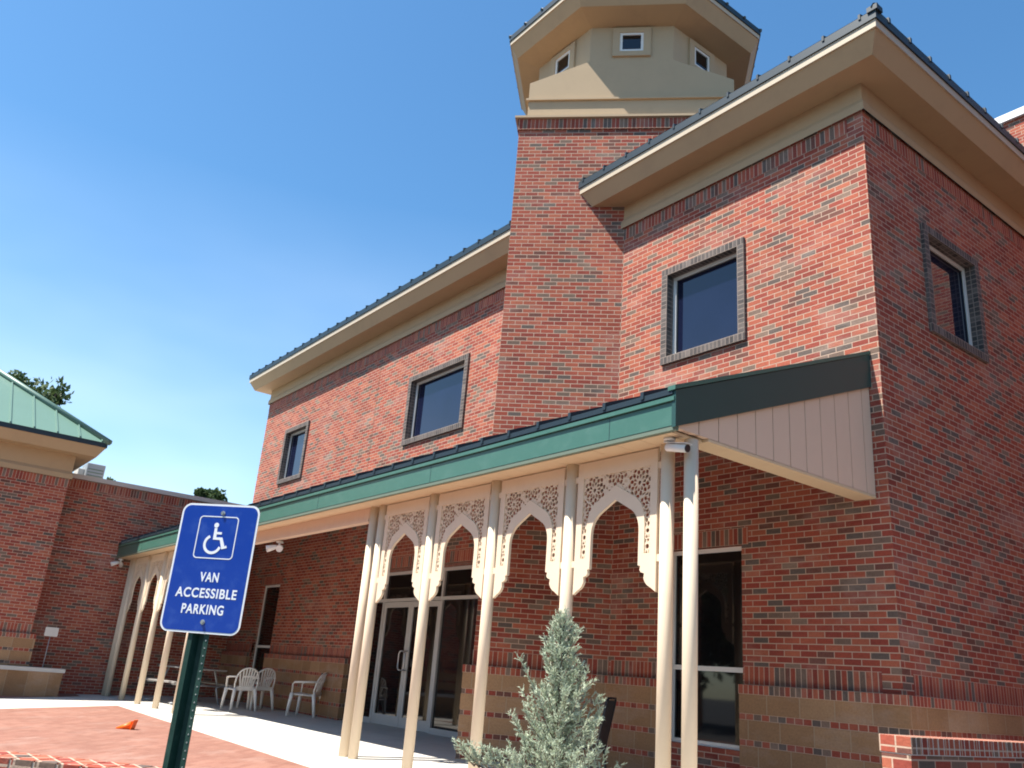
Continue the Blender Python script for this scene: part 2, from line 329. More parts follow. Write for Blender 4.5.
# soldier course under the eave, the one above the stone base, and lintels
mb = MB()
mb.box(XW, XR - 0.21, D - 0.006, D + 0.05, ZT - 0.25, ZT - 0.0468, swap=True, off=(0, ZT - 0.25))
mb.box(XR - 0.05, XR + 0.006, D + 0.21, 16, ZT - 0.25, ZT - 0.0468, swap=True, off=(0, ZT - 0.25))
mb.build('frieze_course', 'soldier', B)
def base_runs():
    return [('y', XW, -21.14), ('y', -20.02, -15.98), ('y', -8.60, -7.60), ('y', -6.43, XR)]
levels = [('s', 0.055, -0.145), ('b', -0.145, -0.213), ('s', -0.213, -0.413), ('b', -0.413, -0.481), ('s', -0.481, -0.681), ('b', -0.681, -0.749), ('s', -0.749, -0.949), ('b', -0.949, -1.017), ('s', -1.017, -1.25)]
def soldier_run(*a, z):
    m = MB(); m.box(*a, z, z + 0.203, swap=True, off=(0, z)); m.build('soldier_course', 'soldier', B)
for ax, a, b in base_runs(): soldier_run(a, b - (0.21 if b == XR else 0), D - 0.005, D + 0.05, z=0.156)
soldier_run(XR - 0.05, XR + 0.005, D + 0.21, 16, z=0.156)
for (x0, x1, z) in ((-15.98, -11.9, 1.87), (-7.72, -6.35, 1.74), (-21.24, -19.92, 1.77)): soldier_run(x0, x1, D - 0.004, D + 0.05, z=z)
for i_, (ax, a, b) in enumerate(base_runs()):
    stone, bands, cap = MB(), MB(), MB()
    last = b == XR
    for kind, zt, zb in levels:
        if kind == 's': stone.box(a, b + (0.106 if last else 0), D - 0.106, D + 0.02, zb, zt, off=(random.random() * .4, 1.3))
        else: bands.box(a, b + (0.10 if last else 0), D - 0.10, D + 0.02, zb, zt, off=(0, zb))
    cap.box(a - 0.003, b + (0.112 if last else 0.004), D - 0.112, D + 0.02, 0.055, 0.1545, swap=True, off=(0, 0.055))
    if last:
        for kind, zt, zb in levels:
            if kind == 's': stone.box(XR - 0.02, XR + 0.106, D + 0.0205, 16, zb, zt, off=(random.random() * .4, 1.3))
            else: bands.box(XR - 0.02, XR + 0.10, D + 0.0205, 16, zb, zt, off=(0, zb))
        cap.box(XR - 0.02, XR + 0.112, D + 0.0205, 16, 0.055, 0.1545, swap=True, off=(0, 0.055))
    stone.build('stone_base', 'stone', B); bands.build('brick_band', 'header', B); cap.build('base_cap', 'header', B)
# tower base, on the diagonal
A0 = Vector((-8.64, D, 0)); TD = Vector((-0.70711, -0.70711, 0)); TN = Vector((0.70711, -0.70711, 0)); TH = 1.84
TC = A0 - TN * TH
def tbox(mb, h, z0, z1, **k):
    c = [TC + TD * h + TN * h, TC + TD * h - TN * h, TC - TD * h - TN * h, TC - TD * h + TN * h]
    for i in range(4):
        a, b = c[i], c[(i + 1) % 4]; mb.face([(a.x, a.y, z0), (b.x, b.y, z0), (b.x, b.y, z1), (a.x, a.y, z1)], **k)
    mb.face([(p.x, p.y, z1) for p in c]); mb.face([(p.x, p.y, z0) for p in c])
stone, bands, cap = MB(), MB(), MB()
for kind, zt, zb in levels:
    if kind == 's': tbox(stone, TH + 0.106, zb, zt, off=(random.random() * .4, 1.3))
    else: tbox(bands, TH + 0.10, zb, zt, off=(0, zb))
tbox(cap, TH + 0.112, 0.055, 0.1545, swap=True, off=(0, 0.055))
stone.build('stone_base', 'stone', B); bands.build('brick_band', 'header', B); cap.build('base_cap', 'header', B)
mb = MB(); tbox(mb, TH + 0.005, 0.156, 0.359, swap=True, off=(0, 0.156)); mb.build('soldier_course', 'soldier', B)
mb = MB(); tbox(mb, TH, Z0, 8.80); mb.build('tower_wall', 'brick', B)
mb = MB(); tbox(mb, TH + 0.03, 8.795, 8.998, swap=True, off=(0, 8.795)); mb.build('tower_soldier_course', 'soldier', B)
# movement joint on the front wall
mb = MB(); mb.box(-16.35, -16.338, D - 0.003, D + 0.01, 3.6, ZT - 0.26); mb.build('movement_joint', 'brown', B)

# --- eave section swept round the front, right and left sides
o_ = 0.53
sec = [(-0.045, ZT - 0.045), (-0.045, ZT + 0.06), (-0.015, ZT + 0.13), (-0.012, 7.32), (-0.38, 7.31), (-o_ + 0.012, 7.555), (-o_ + 0.012, 7.56)]
def sweep(mb, prof, corners, outs, **k):
    for i in range(len(corners) - 1):
        for (d0, z0), (d1, z1) in zip(prof, prof[1:]):
            q = []
            for c, dd, zz in ((i, d0, z0), (i + 1, d0, z0), (i + 1, d1, z1), (i, d1, z1)):
                P = Vector(corners[c]) + Vector(outs[c]) * (-dd); q.append((P.x, P.y, zz))
            mb.face(q, **k)
corn = [(XW, 16, 0), (XW, D, 0), (XR, D, 0), (XR, 16, 0)]; outs = [(-1, 0, 0), (-1, -1, 0), (1, -1, 0), (1, 0, 0)]
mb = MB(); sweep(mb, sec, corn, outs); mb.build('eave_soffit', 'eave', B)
mb = MB(); sweep(mb, [(-o_ + 0.02, 7.54), (-o_, 7.54), (-o_, 7.65), (-o_ + 0.03, 7.65)], corn, outs); mb.build('eave_fascia', 'trim', B)
mb = MB(); sweep(mb, [(-o_ + 0.02, 7.647), (-o_ - 0.02, 7.647), (-o_ - 0.02, 7.765), (-o_ + 0.1, 7.80)], corn, outs)
ex0, ex1, ey = XW - o_ - 0.02, XR + o_ + 0.02, D - o_ - 0.02; sl = 0.33; zE = 7.77; rr = 4.0
rd = [(ex0, ey, zE), (ex1, ey, zE), (ex1 - rr, ey + rr, zE + rr * sl), (ex0 + rr, ey + rr, zE + rr * sl), (ex0, 16, zE), (ex1, 16, zE), (ex1 - rr, 16, zE + rr * sl), (ex0 + rr, 16, zE + rr * sl)]
mb.face([rd[0], rd[1], rd[2], rd[3]]); mb.face([rd[1], rd[5], rd[6], rd[2]]); mb.face([rd[4], rd[0], rd[3], rd[7]]); mb.face([rd[3], rd[2], rd[6], rd[7]])
x = ex0 + 0.2
while x < ex1:
    L_ = min(rr, x - ex0, ex1 - x); mb.obox((x - 0.02, ey - 0.012, zE - 0.04), (0.03, 0, 0), (0, L_, L_ * sl), (0, 0, 0.075)); x += 0.487
y = ey + 0.3
while y < 15.9:
    L_ = min(rr, y - ey)
    mb.obox((ex1 + 0.012, y - 0.02, zE - 0.04), (0, 0.04, 0), (-L_, 0, L_ * sl), (0, 0, 0.075)); y += 0.487
roof = mb.build('roof', 'dark_green', B)
mb = MB()   # raised hip end caps
mb.obox((ex1 - 0.10, ey - 0.02, zE - 0.02), (0.13, 0, 0), (0, 0.13, 0.0), (0, 0, 0.07)); mb.tube([(ex1, ey, zE + 0.03), (ex1 - rr, ey + rr, zE + rr * sl + .03)], 0.05, 6)
mb.build('hip_cap', 'dark_green', roof)

# --- upper windows
def up_window(parent, ax, c, u0, u1, z0, z1, out, glassm='glass_up'):
    """brick surround standing proud, white frame set back, pane"""
    def bx(mb, a, b, d0, d1, p, q, **k):
        lo, hi = sorted((c + out * d0, c + out * d1))
        if ax == 'y': mb.box(a, b, lo, hi, p, q, **k)
        else: mb.box(lo, hi, a, b, p, q, **k)
    fr = MB(); t = 0.055; r0, r1 = -0.155, -0.095
    bx(fr, u0, u1, r0, r1, z0, z0 + t); bx(fr, u0, u1, r0, r1, z1 - t, z1); bx(fr, u0, u0 + t, r0, r1, z0 + t, z1 - t); bx(fr, u1 - t, u1, r0, r1, z0 + t, z1 - t)
    w_ = fr.build('window', 'white', parent)
    pn = MB(); bx(pn, u0 + t - .004, u1 - t + .004, -0.145, -0.130, z0 + t - .004, z1 - t + .004); pn.build('pane', glassm, w_)
    gk = MB(); s_ = 0.014
    for a, b, p, q in ((u0 + t, u1 - t, z0 + t, z0 + t + s_), (u0 + t, u1 - t, z1 - t - s_, z1 - t), (u0 + t, u0 + t + s_, z0 + t + s_, z1 - t - s_), (u1 - t - s_, u1 - t, z0 + t + s_, z1 - t - s_)): bx(gk, a, b, -0.13, -0.115, p, q)
    gk.build('gasket', 'black', w_)
    sr = MB(); k = 0.104
    bx(sr, u0 - k, u1 + k, -0.094, 0.045, z0 - k, z0 + .003, swap=True, off=(0, z0 - k)); bx(sr, u0 - k, u1 + k, -0.094, 0.045, z1 - .003, z1 + k, swap=True, off=(0, z1))
    bx(sr, u0 - k, u0 + .003, -0.094, 0.045, z0 + .003, z1 - .003, off=(u0 - k, z0)); bx(sr, u1 - .003, u1 + k, -0.094, 0.045, z0 + .003, z1 - .003, off=(u1, z0))
    sr.build('brick_surround', 'dark_header', w_)
for u0, u1, z0, z1 in UPW: up_window(B, 'y', D, u0, u1, z0, z1, -1)
for u0, u1, z0, z1 in SIDEW: up_window(B, 'x', XR, u0, u1, z0, z1, 1)
# --- ground floor windows
for u0, u1, z0, z1 in LOWW:
    fr = MB(); t = 0.05; y0, y1 = D + 0.09, D + 0.15
    fr.box(u0, u1, y0, y1, z0, z0 + t); fr.box(u0, u1, y0, y1, z1 - t, z1); fr.box(u0, u0 + t, y0, y1, z0 + t, z1 - t); fr.box(u1 - t, u1, y0, y1, z0 + t, z1 - t)
    fr.box(u0 + t, u1 - t, y0, y1, 0.285, 0.34); w_ = fr.build('window', 'white', B)
    for p, q in ((z0 + t, 0.285), (0.34, z1 - t)):
        pn = MB(); pn.box(u0 + t - .004, u1 - t + .004, D + 0.115, D + 0.13, p - .004, q + .004); pn.build('pane', 'glass_low', w_)
# --- glazed entrance
YD = 8.67
fr = MB(); zb = gz(8.6)
xs = [-15.96, -15.46, -13.36, -12.36]
for x in [-15.96, -15.46, -13.36, -11.80]: fr.box(x, x + 0.06, YD, YD + 0.09, zb, 1.86)
fr.box(-15.90, -11.80, YD + .002, YD + 0.088, 1.80, 1.858); fr.box(-15.90, -11.80, YD + .003, YD + 0.086, 1.28, 1.34)
fr.box(-15.90, -15.46, YD + .004, YD + 0.086, zb, zb + 0.1); fr.box(-13.30, -11.80, YD + .004, YD + 0.086, zb, zb + 0.1)
ent = fr.build('entrance_frame', 'alu', B)
for a, b, p, q in ((-15.90, -15.46, zb + .1, 1.28), (-13.30, -11.80, zb + .1, 1.28), (-15.90, -15.46, 1.34, 1.80), (-15.40, -13.36, 1.34, 1.80), (-13.30, -11.80, 1.34, 1.80)):
    pn = MB(); pn.box(a - .004, b + .004, YD + 0.04, YD + 0.05, p - .004, q + .004); pn.build('pane', 'glass_low', ent)
for i, (a, b) in enumerate(((-15.395, -14.385), (-14.375, -13.365))):
    dr = MB(); st = 0.085
    dr.box(a, a + st, YD + .012, YD + .06, zb + .01, 1.27); dr.box(b - st, b, YD + .012, YD + .06, zb + .01, 1.27)
    dr.box(a + st, b - st, YD + .013, YD + .059, 1.17, 1.27); dr.box(a + st, b - st, YD + .013, YD + .059, zb + .01, zb + .19)
    dob = dr.build('door', 'alu', B)
    pn = MB(); pn.box(a + st - .004, b - st + .004, YD + 0.03, YD + 0.04, zb + .186, 1.174); pn.build('pane', 'glass_low', dob)
    hx = b - 0.045 if i == 0 else a + 0.045; s_ = -1 if i == 0 else 1
    hd = MB(); z1, z2 = 0.02, 0.36
    hd.tube([(hx, YD + .02, z1), (hx, YD - .07, z1), (hx + s_ * .03, YD - .075, z1 + .01), (hx + s_ * .06, YD - .075, z1 + .05), (hx + s_ * .06, YD - .075, z2 - .05), (hx + s_ * .03, YD - .075, z2 - .01), (hx, YD - .07, z2), (hx, YD + .02, z2)], 0.012, 8)
    hd.build('handle', 'steel', dob)
    bar = MB(); bar.box(a + st, b - st, YD + .045, YD + .055, 0.06, 0.12); bar.build('push_bar', 'alu', dob)

# --- tower top
def ring(h, z): return [TC + TD * a * h + TN * b * h + Vector((0, 0, z)) for a, b in ((1, 1), (-1, 1), (-1, -1), (1, -1))]
mb = MB()
tbox(mb, TH + 0.075, 9.0, 9.04); tbox(mb, TH + 0.0, 9.042, 9.09); tbox(mb, 1.735, 9.09, 9.46); tbox(mb, 1.775, 9.462, 9.50)
H8 = 1.735; h8 = H8 * math.tan(R(22.5))
def tp(a, b, z): return TC + TD * a + TN * b + Vector((0, 0, z))
for k in range(4):
    e1, e2 = [(TD, TN), (TN, -TD), (-TD, -TN), (-TN, TD)][k]
    P = lambda a, b, z: TC + e1 * a + e2 * b + Vector((0, 0, z))
    mb.face([P(-H8, H8, 9.50), P(H8, H8, 9.50), P(H8, H8, 9.84), P(h8, H8, 10.28), P(-h8, H8, 10.28), P(-H8, H8, 9.84)])
    mb.face([P(H8, H8, 9.84), P(H8, h8, 10.28), P(h8, H8, 10.28)])
    mb.face([P(-h8, H8, 10.28), P(h8, H8, 10.28), P(h8, H8, 11.02), P(-h8, H8, 11.02)])
    mb.face([P(h8, H8, 10.28), P(H8, h8, 10.28), P(H8, h8, 11.02), P(h8, H8, 11.02)])
mb.build('tower_lantern', 'stucco', B)
AZ0 = -45.0
def octp(ap, z, k):
    a = R(AZ0 + 22.5 + 45 * k); r = ap / math.cos(R(22.5)); return (TC.x + r * math.cos(a), TC.y + r * math.sin(a), z)
def octsweep(mb, prof):
    for k in range(8):
        for (a0, z0), (a1, z1) in zip(prof, prof[1:]): mb.face([octp(a0, z0, k), octp(a0, z0, k + 1), octp(a1, z1, k + 1), octp(a1, z1, k)])
EA = 2.30
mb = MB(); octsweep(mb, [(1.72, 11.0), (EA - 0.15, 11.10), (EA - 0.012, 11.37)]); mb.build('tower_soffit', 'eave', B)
mb = MB(); octsweep(mb, [(EA - .02, 11.36), (EA, 11.36), (EA, 11.45), (EA - .02, 11.45)]); mb.build('tower_fascia', 'trim', B)
mb = MB(); octsweep(mb, [(EA - .02, 11.447), (EA + .02, 11.447), (EA + .02, 11.56), (0.02, 12.75)])
for k in range(8):
    a = Vector(octp(EA + .03, 11.54, k)); b = Vector(octp(EA + .03, 11.54, k + 1)); top = Vector((TC.x, TC.y, 12.76)); mb.tube([a, top], 0.035, 6)
    for j in range(1, 4):
        p = a.lerp(b, j / 4); q = p.lerp(a.lerp(top, 0.5), 0.0); d = (Vector((TC.x, TC.y, 0)) - Vector(((a.x + b.x) / 2, (a.y + b.y) / 2, 0))).normalized()
        d = Vector((d.x, d.y, (12.75 - 11.56) / EA)); ln = 1.1 if j != 2 else 2.0
        mb.tube([p - d * 0.01, p + d * ln], 0.028, 6)
mb.build('tower_roof', 'dark_green', B)
for k in (0, -1, 1, 2):   # lantern windows
    n = Vector((math.cos(R(AZ0 + 45 * k)), math.sin(R(AZ0 + 45 * k)), 0)); t = Vector((-n.y, n.x, 0)); O = Vector((TC.x, TC.y, 0)) + n * H8
    def ob(mb, a, b, p, q, d0, d1): mb.obox(O + t * a + n * d0 + Vector((0, 0, p)), t * (b - a), n * (d1 - d0), (0, 0, q - p))
    fr = MB(); a, b, p, q = -.205, .205, 10.46, 10.86; s_ = .045
    ob(fr, a, b, p, p + s_, -.01, .025); ob(fr, a, b, q - s_, q, -.01, .025); ob(fr, a, a + s_, p + s_, q - s_, -.01, .025); ob(fr, b - s_, b, p + s_, q - s_, -.01, .025)
    w_ = fr.build('window', 'white', B); pn = MB(); ob(pn, a + s_ - .003, b - s_ + .003, p + s_ - .003, q - s_ + .003, -.008, .006); pn.build('pane', 'glass_low', w_)
    sr = MB(); a2, b2, p2, q2 = -.33, .33, 10.36, 10.96
    ob(sr, a2, b2, p2, p, -.02, .04); ob(sr, a2, b2, q, q2, -.02, .04); ob(sr, a2, a, p, q, -.02, .04); ob(sr, b, b2, p, q, -.02, .04); sr.build('window_surround', 'stucco', w_)

# ================================================================== REAR WING (upper right)
RB = thing('rear_brick_block', 'taller brick block with a white parapet showing behind the right end of the eave', 'building', (-2, 17, -1.0))
mb = MB(); mb.box(-8.9, 8, 16.02, 26, Z0, 11.3); mb.build('wall', 'brick', RB)
mb = MB(); mb.box(-8.95, 8.05, 15.95, 26.05, 11.3, 11.46); mb.build('coping', 'sign_white', RB)

AX = thing('east_brick_wing', 'brick wing across the side yard, mirrored in the side window pane', 'building', (7, 16, -1.6))
mb = MB(); mb.box(2.2, 14, 9.5, 15.9, -1.7, 10.2); mb.build('wall', 'brick', AX)
mb = MB(); mb.box(2.12, 14.1, 9.42, 15.9, 10.2, 10.36); mb.build('coping', 'sign_white', AX)
# ================================================================== LOW WING (left)
LW = thing('low_brick_wing', 'single-storey brick wing with pale coping joining the pavilion to the main building', 'building', (-26, 6, -1.0))
mb = MB(); mb.box(-33, XW - 0.002, 2.5, 16, Z0, 3.84); mb.build('wall', 'brick', LW)
mb = MB(); mb.box(XW - .05, XW + .004, 2.6, D - 0.003, 3.62, 3.823, swap=True, off=(0, 3.62)); mb.build('soldier_course', 'soldier', LW)
mb = MB(); mb.box(-33.05, XW + 0.05, 2.5, D + 0.0, 3.842, 3.95); mb.box(-33.05, XW - 0.03, D + 0.0, 16, 3.842, 3.95); mb.build('coping', 'coping', LW)
mb = MB(); mb.box(XW - .02, XW + .008, 3.5, D - 0.02, 2.16, 2.175); mb.build('flashing_line', 'coping', LW)

# ================================================================== PAVILION (far left)
PX, PY = -21.93, 3.61
PV = thing('brick_pavilion', 'brick pavilion with a patina green hipped metal roof at the left edge', 'building', (-25, 0, -1.0))
mb = MB(); mb.box(-29, PX, -9, PY, Z0, 3.70); mb.build('wall', 'brick', PV)
mb = MB(); mb.box(PX - .05, PX + .005, -9, PY + .005, 3.44, 3.643, swap=True, off=(0, 3.44)); mb.build('soldier_course', 'soldier', PV); mb = MB(); mb.box(PX - .05, PX + .004, -9, PY + .004, 0.156, 0.359, swap=True, off=(0, .156)); mb.build('soldier_course', 'soldier', PV)
st_, bd = MB(), MB()
for kind, zt, zb_ in levels[:8]:
    (st_ if kind == 's' else bd).box(PX - .1, PX + (.106 if kind == 's' else .10), -9, PY + (.106 if kind == 's' else .10), zb_, zt, off=(0, 1.3 if kind == 's' else zb_))
bd.box(PX - .1, PX + .112, -9, PY + .11, .055, .1545, swap=True, off=(0, .055))
st_.build('stone_base', 'stone', PV); bd.build('brick_band', 'header', PV)
pc = [(PX, -9, 0), (PX, PY, 0), (-29, PY, 0)]; po = [(1, 0, 0), (1, 1, 0), (0, 1, 0)]
dz = 4.43 - 7.54
mb = MB(); sweep(mb, [(-.045, 3.64), (-.045, 3.75), (-.012, 3.82), (-.012, 4.20), (-.38, 4.20), (-.52, 4.44)], pc, po); mb.build('eave_soffit', 'eave', PV)
mb = MB(); sweep(mb, [(-.50, 4.43), (-.53, 4.43), (-.53, 4.535), (-.45, 4.56)], pc, po); mb.build('eave_fascia', 'dark_green', PV)
hx_, hy_ = PX + .54, PY + .54; tn = 0.70; rr2 = 3.9; yb = -9 - .5
mb = MB(); mb.face([(hx_, hy_, 4.54), (hx_ - rr2, hy_ - rr2, 4.54 + rr2 * tn), (hx_ - rr2, yb + rr2, 4.54 + rr2 * tn), (hx_, yb, 4.54)])
mb.face([(hx_, hy_, 4.54), (-29.5, hy_, 4.54), (-29.5 + rr2, hy_ - rr2, 4.54 + rr2 * tn), (hx_ - rr2, hy_ - rr2, 4.54 + rr2 * tn)])
mb.face([(hx_ - rr2, hy_ - rr2, 4.54 + rr2 * tn), (hx_ - rr2, yb + rr2, 4.54 + rr2 * tn), (-29.5, yb, 4.54), (-29.5, hy_, 4.54)])
y = hy_ - 0.15
while y > yb + .3:
    Lr = min(rr2, hy_ - y, y - yb) - 0.03; mb.obox((hx_ + .005, y - .014, 4.53), (0, .028, 0), (-Lr, 0, Lr * tn), (0, 0, .05)); y -= 0.484
pr = mb.build('roof', 'green_roof', PV)
mb = MB(); mb.tube([(hx_ + .02, hy_ + .02, 4.56), (hx_ - rr2, hy_ - rr2, 4.58 + rr2 * tn)], [.075, .085], 6); mb.build('hip_cap', 'green_roof', pr)
# planter in front of it with a stake sign
PLX = -21.5
mb = MB(); mb.box(PLX - .25, PLX, -6, 4.36, -1.2, -.60); mb.box(PX + .12, PLX - .25, 4.11, 4.36, -1.2, -.60)
pl = mb.build('stone_planter', 'stone', None); tag(pl, 'long low stone planter along the foot of the green-roofed pavilion', 'planter')
mb = MB(); mb.box(PLX - .28, PLX + .03, -6, 4.39, -.598, -.52); mb.box(PX + .12, PLX - .28, 4.08, 4.39, -.598, -.52); o = mb.build('coping', 'coping', pl)
mb = MB(); mb.box(PX + .115, PLX - .251, -6, 4.105, -.75, -.62); o = mb.build('soil', 'mulch', pl)
ss = thing('stake_sign', 'small blank white sign on a thin stake in front of the brick wing', 'sign', (-21.72, 3.95, -.62))
mb = MB(); mb.tube([(-21.72, 3.97, -.62), (-21.72, 3.97, .16)], .008, 6); mb.build('stake', 'grey', ss)
mb = MB(); mb.box(-21.715, -21.70, 3.84, 4.11, .14, .33); mb.build('sign_panel', 'coping', ss, .004)  # white panel in the greyer coping tone: its shade is put into the colour

# ================================================================== COVERED WALKWAY
CW = thing('covered_walkway', 'long lean-to canopy with green metal fascia and cream columns along the front wall', 'canopy', (-13.7, 5.54, -1.06))
YF, YC, XE, XL = 5.215, 5.54, -4.70, XW + 0.01
sc_ = 0.405
def zr(y): return 2.47 + sc_ * (y - YF)
mb = MB()   # roof deck
mb.prism([(XL, YF - .02, zr(YF) - .05), (XL, D - .01, zr(D) - .05), (XL, D - .01, zr(D)), (XL, YF - .02, zr(YF))], (XE - XL - .005, 0, 0))
x = XL + .25
while x < XE - .1: mb.obox((x - .02, YF - .03, zr(YF) - .03), (.04, 0, 0), (0, D - YF, (D - YF) * sc_), (0, 0, .07)); x += .487
mb.build('roof', 'dark_green', CW)
mb = MB(); mb.box(XL, XE + .012, YF, YF + .03, 2.145, 2.355); mb.box(XL, XE + .014, YF - .022, YF + .03, 2.362, 2.40); mb.build('fascia', 'green', CW)
mb = MB(); mb.box(XL, XE + .002, YF + .002, YF + .03, 2.355, 2.362); mb.box(XL, XE, YF - .004, YF + .03, 2.40, 2.43); 
for k_ in range(6): mb.box(XL + 2.1 + 3.05 * k_, XL + 2.106 + 3.05 * k_, YF - .0015, YF + .01, 2.147, 2.353)
mb.build('fascia_gap', 'dark_green', CW)
mb = MB(); mb.box(XL, XE + .006, YF + .004, YF + .05, 2.105, 2.143); mb.build('fascia_return', 'return', CW)
# end rake trim and siding
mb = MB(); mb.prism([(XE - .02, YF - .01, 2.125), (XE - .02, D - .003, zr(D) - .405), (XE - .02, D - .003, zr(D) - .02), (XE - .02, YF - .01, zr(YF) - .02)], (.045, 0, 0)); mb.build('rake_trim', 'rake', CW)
mb = MB(); mb.prism([(XE - .05, YF - .03, zr(YF) - .018), (XE - .05, D - .004, zr(D) - .018), (XE - .05, D - .004, zr(D) + .022), (XE - .05, YF - .03, zr(YF) + .022)], (.085, 0, 0)); mb.build('rake_flashing', 'green', CW)
mb = MB(); y = YF + .06; r0 = (zr(D) - .40 - 2.13) / (D - YF)
while y < D - .02:
    y2 = min(y + .262, D - .006); mb.prism([(XE - .06, y + .004, 2.13), (XE - .06, y2 - .004, 2.13), (XE - .06, y2 - .004, 2.16 + r0 * (y2 - YF) + .05), (XE - .06, y + .004, 2.16 + r0 * (y - YF) + .05)], (.055, 0, 0)); y += .266
mb.box(XE - .075, XE - .058, YF + .06, D - .01, 2.14, 2.2)
mb.prism([(XE - .07, YF + .06, 2.14), (XE - .07, D - .01, 2.14), (XE - .07, D - .01, 2.5 + r0 * (D - YF) - .2), (XE - .07, YF + .06, 2.2)], (.02, 0, 0))
mb.build('end_siding', 'siding', CW)
# perimeter soffit strip, boarded
mb = MB(); x = XL
while x < XE - .07: mb.box(x + .003, min(x + .302, XE - .07), YF + .05, YC + .12, 2.10, 2.125); x += .305
y = YC + .123
while y < D - .03: mb.box(XE - .24, XE - .002, y, min(y + .302, D - .01), 2.10, 2.125); y += .305
mb.box(XL, XE - .25, YC + .10, YC + .118, 2.126, 2.45); mb.box(XE - .24, XE - .225, YC + .13, D - .01, 2.126, 2.6)
mb.build('soffit', 'soffit', CW)
# drop beam over the open bay
mb = MB(); x = -16.90
while x < -10.50: mb.box(x, min(x + .148, -10.5), YC - .03, YC + .02, 1.94, 2.098); x += .152
mb.box(-16.90, -10.50, YC - .045, YC + .06, 1.905, 1.939); mb.build('drop_beam', 'siding', CW)
# columns
RC = 0.062
colx = [(-5.06, YC), (-4.79, YC), (-6.335, YC), (-7.61, YC), (-8.885, YC), (-10.16, YC), (-10.41, YC), (-16.95, YC), (-17.2, YC), (-18.44, YC), (-19.70, YC), (-20.97, YC), (-22.24, YC), (-22.50, YC)]
cm = MB(); cm.tube([(0, 0, -1.14), (0, 0, 2.10)], RC, 24); cb = MB(); 
c0 = local_part(cm, 'column', 'cream', CW)
for i, (x, y) in enumerate(colx):
    c = c0 if i == 0 else c0.copy()
    if i: COL.objects.link(c)
    c.parent = CW; c.location = Vector((x, y, 0)) - CW.location
# arch panels: frame as polygon with fretwork opening, fretwork as pierced sheet
HW, ZB, ZTp = 0.531, 0.81, 2.085
def mir(pts): return [(-x, z) for x, z in reversed(pts)]
def curve(a, c, b, n=8):
    return [((1 - t) ** 2 * a[0] + 2 * t * (1 - t) * c[0] + t * t * b[0], (1 - t) ** 2 * a[1] + 2 * t * (1 - t) * c[1] + t * t * b[1]) for t in [i / n for i in range(1, n + 1)]]
inner = [(0, 1.672)] + [(.20, 1.563)] + curve((.20, 1.563), (.312, 1.50), (.315, 1.36)) + [(.315, 1.045), (.345, 1.040), (.338, 1.005), (.352, .985), (.395, .972), (.388, .93)] + curve((.388, .93), (.41, .87), (.47, .85), 4) + [(HW, ZB)]
outer_loop = inner + [(HW, ZTp), (-HW, ZTp)] + mir(inner)[:-1]
arch_out = [(0, 1.812)] + [(.255, 1.672)] + curve((.255, 1.672), (.382, 1.60), (.385, 1.40)) + [(.385, 1.148)]
hole = arch_out + [(.448, 1.148), (.448, 1.936), (-.448, 1.936), (-.448, 1.148)] + mir(arch_out)[:-1]
pm = MB(); pm.shape([[(x, -.016, z) for x, z in outer_loop], [(x, -.016, z) for x, z in hole]], (0, .032, 0))
for s in (-1, 1):
    for zc in (1.93, 1.10): pm.box(min(s * HW, s * (HW + .05)), max(s * HW, s * (HW + .05)), -.010, .010, zc - .03, zc + .03)
centres = [(0, 1.955), (.300, 1.80), (-.300, 1.80), (.60, 1.955), (-.60, 1.955), (.45, 1.575), (-.45, 1.575), (.415, 1.35), (-.415, 1.35), (.415, 1.21), (-.415, 1.21), (.0, 1.64)]
def is_solid(x, z):
    near = sorted(centres, key=lambda c: (c[0] - x) ** 2 + (c[1] - z) ** 2)[:2]; best = near[0]
    if abs(math.hypot(near[0][0] - x, near[0][1] - z) - math.hypot(near[1][0] - x, near[1][1] - z)) < .010: return True
    dx, dzz = x - best[0], z - best[1]
    r = math.hypot(dx, dzz); a = math.atan2(dzz, dx) + 0.16; n = 10; hs_ = math.pi / n
    if r < .021: return False
    def cellhole(ph, r0, r1, bar, p):
        if not r0 < r < r1: return False
        q = abs((a + ph) % (2 * hs_) - hs_); t = (r - r0) / (r1 - r0)
        return q * r < (hs_ * r - bar) * math.sin(math.pi * t ** p) ** .55
    if cellhole(0, .032, .083, .0045, 1.3): return False
    if cellhole(hs_, .074, .124, .0105, .8): return False
    if cellhole(0, .112, .150, .016, .7): return False
    if r > .158:
        if math.sin(x * 88) * math.sin(z * 88) > .22: return False
    return True
cs = 0.0046; fx0 = -.452; nx = int(.904 / cs); fz0 = 1.143; nz_ = int(.80 / cs)
def arch_z(ax):   # height of the arch band's outer edge
    pts = arch_out
    for (xa, za), (xb, zb2) in zip(pts, pts[1:]):
        if xa <= ax <= xb and xb > xa: return za + (zb2 - za) * (ax - xa) / (xb - xa)
    return 0 if ax > .385 else 1.5
def cell(i, j):
    if not (0 <= i < nx and 0 <= j < nz_): return False
    x, z = fx0 + (i + .5) * cs, fz0 + (j + .5) * cs
    ax = abs(x)
    if ax < .381 and z < arch_z(ax) - .012: return False
    return is_solid(x, z)
grid = [[cell(i, j) for j in range(nz_)] for i in range(nx)]
G = lambda i, j: 0 <= i < nx and 0 <= j < nz_ and grid[i][j]
fm = MB(); t2 = .006
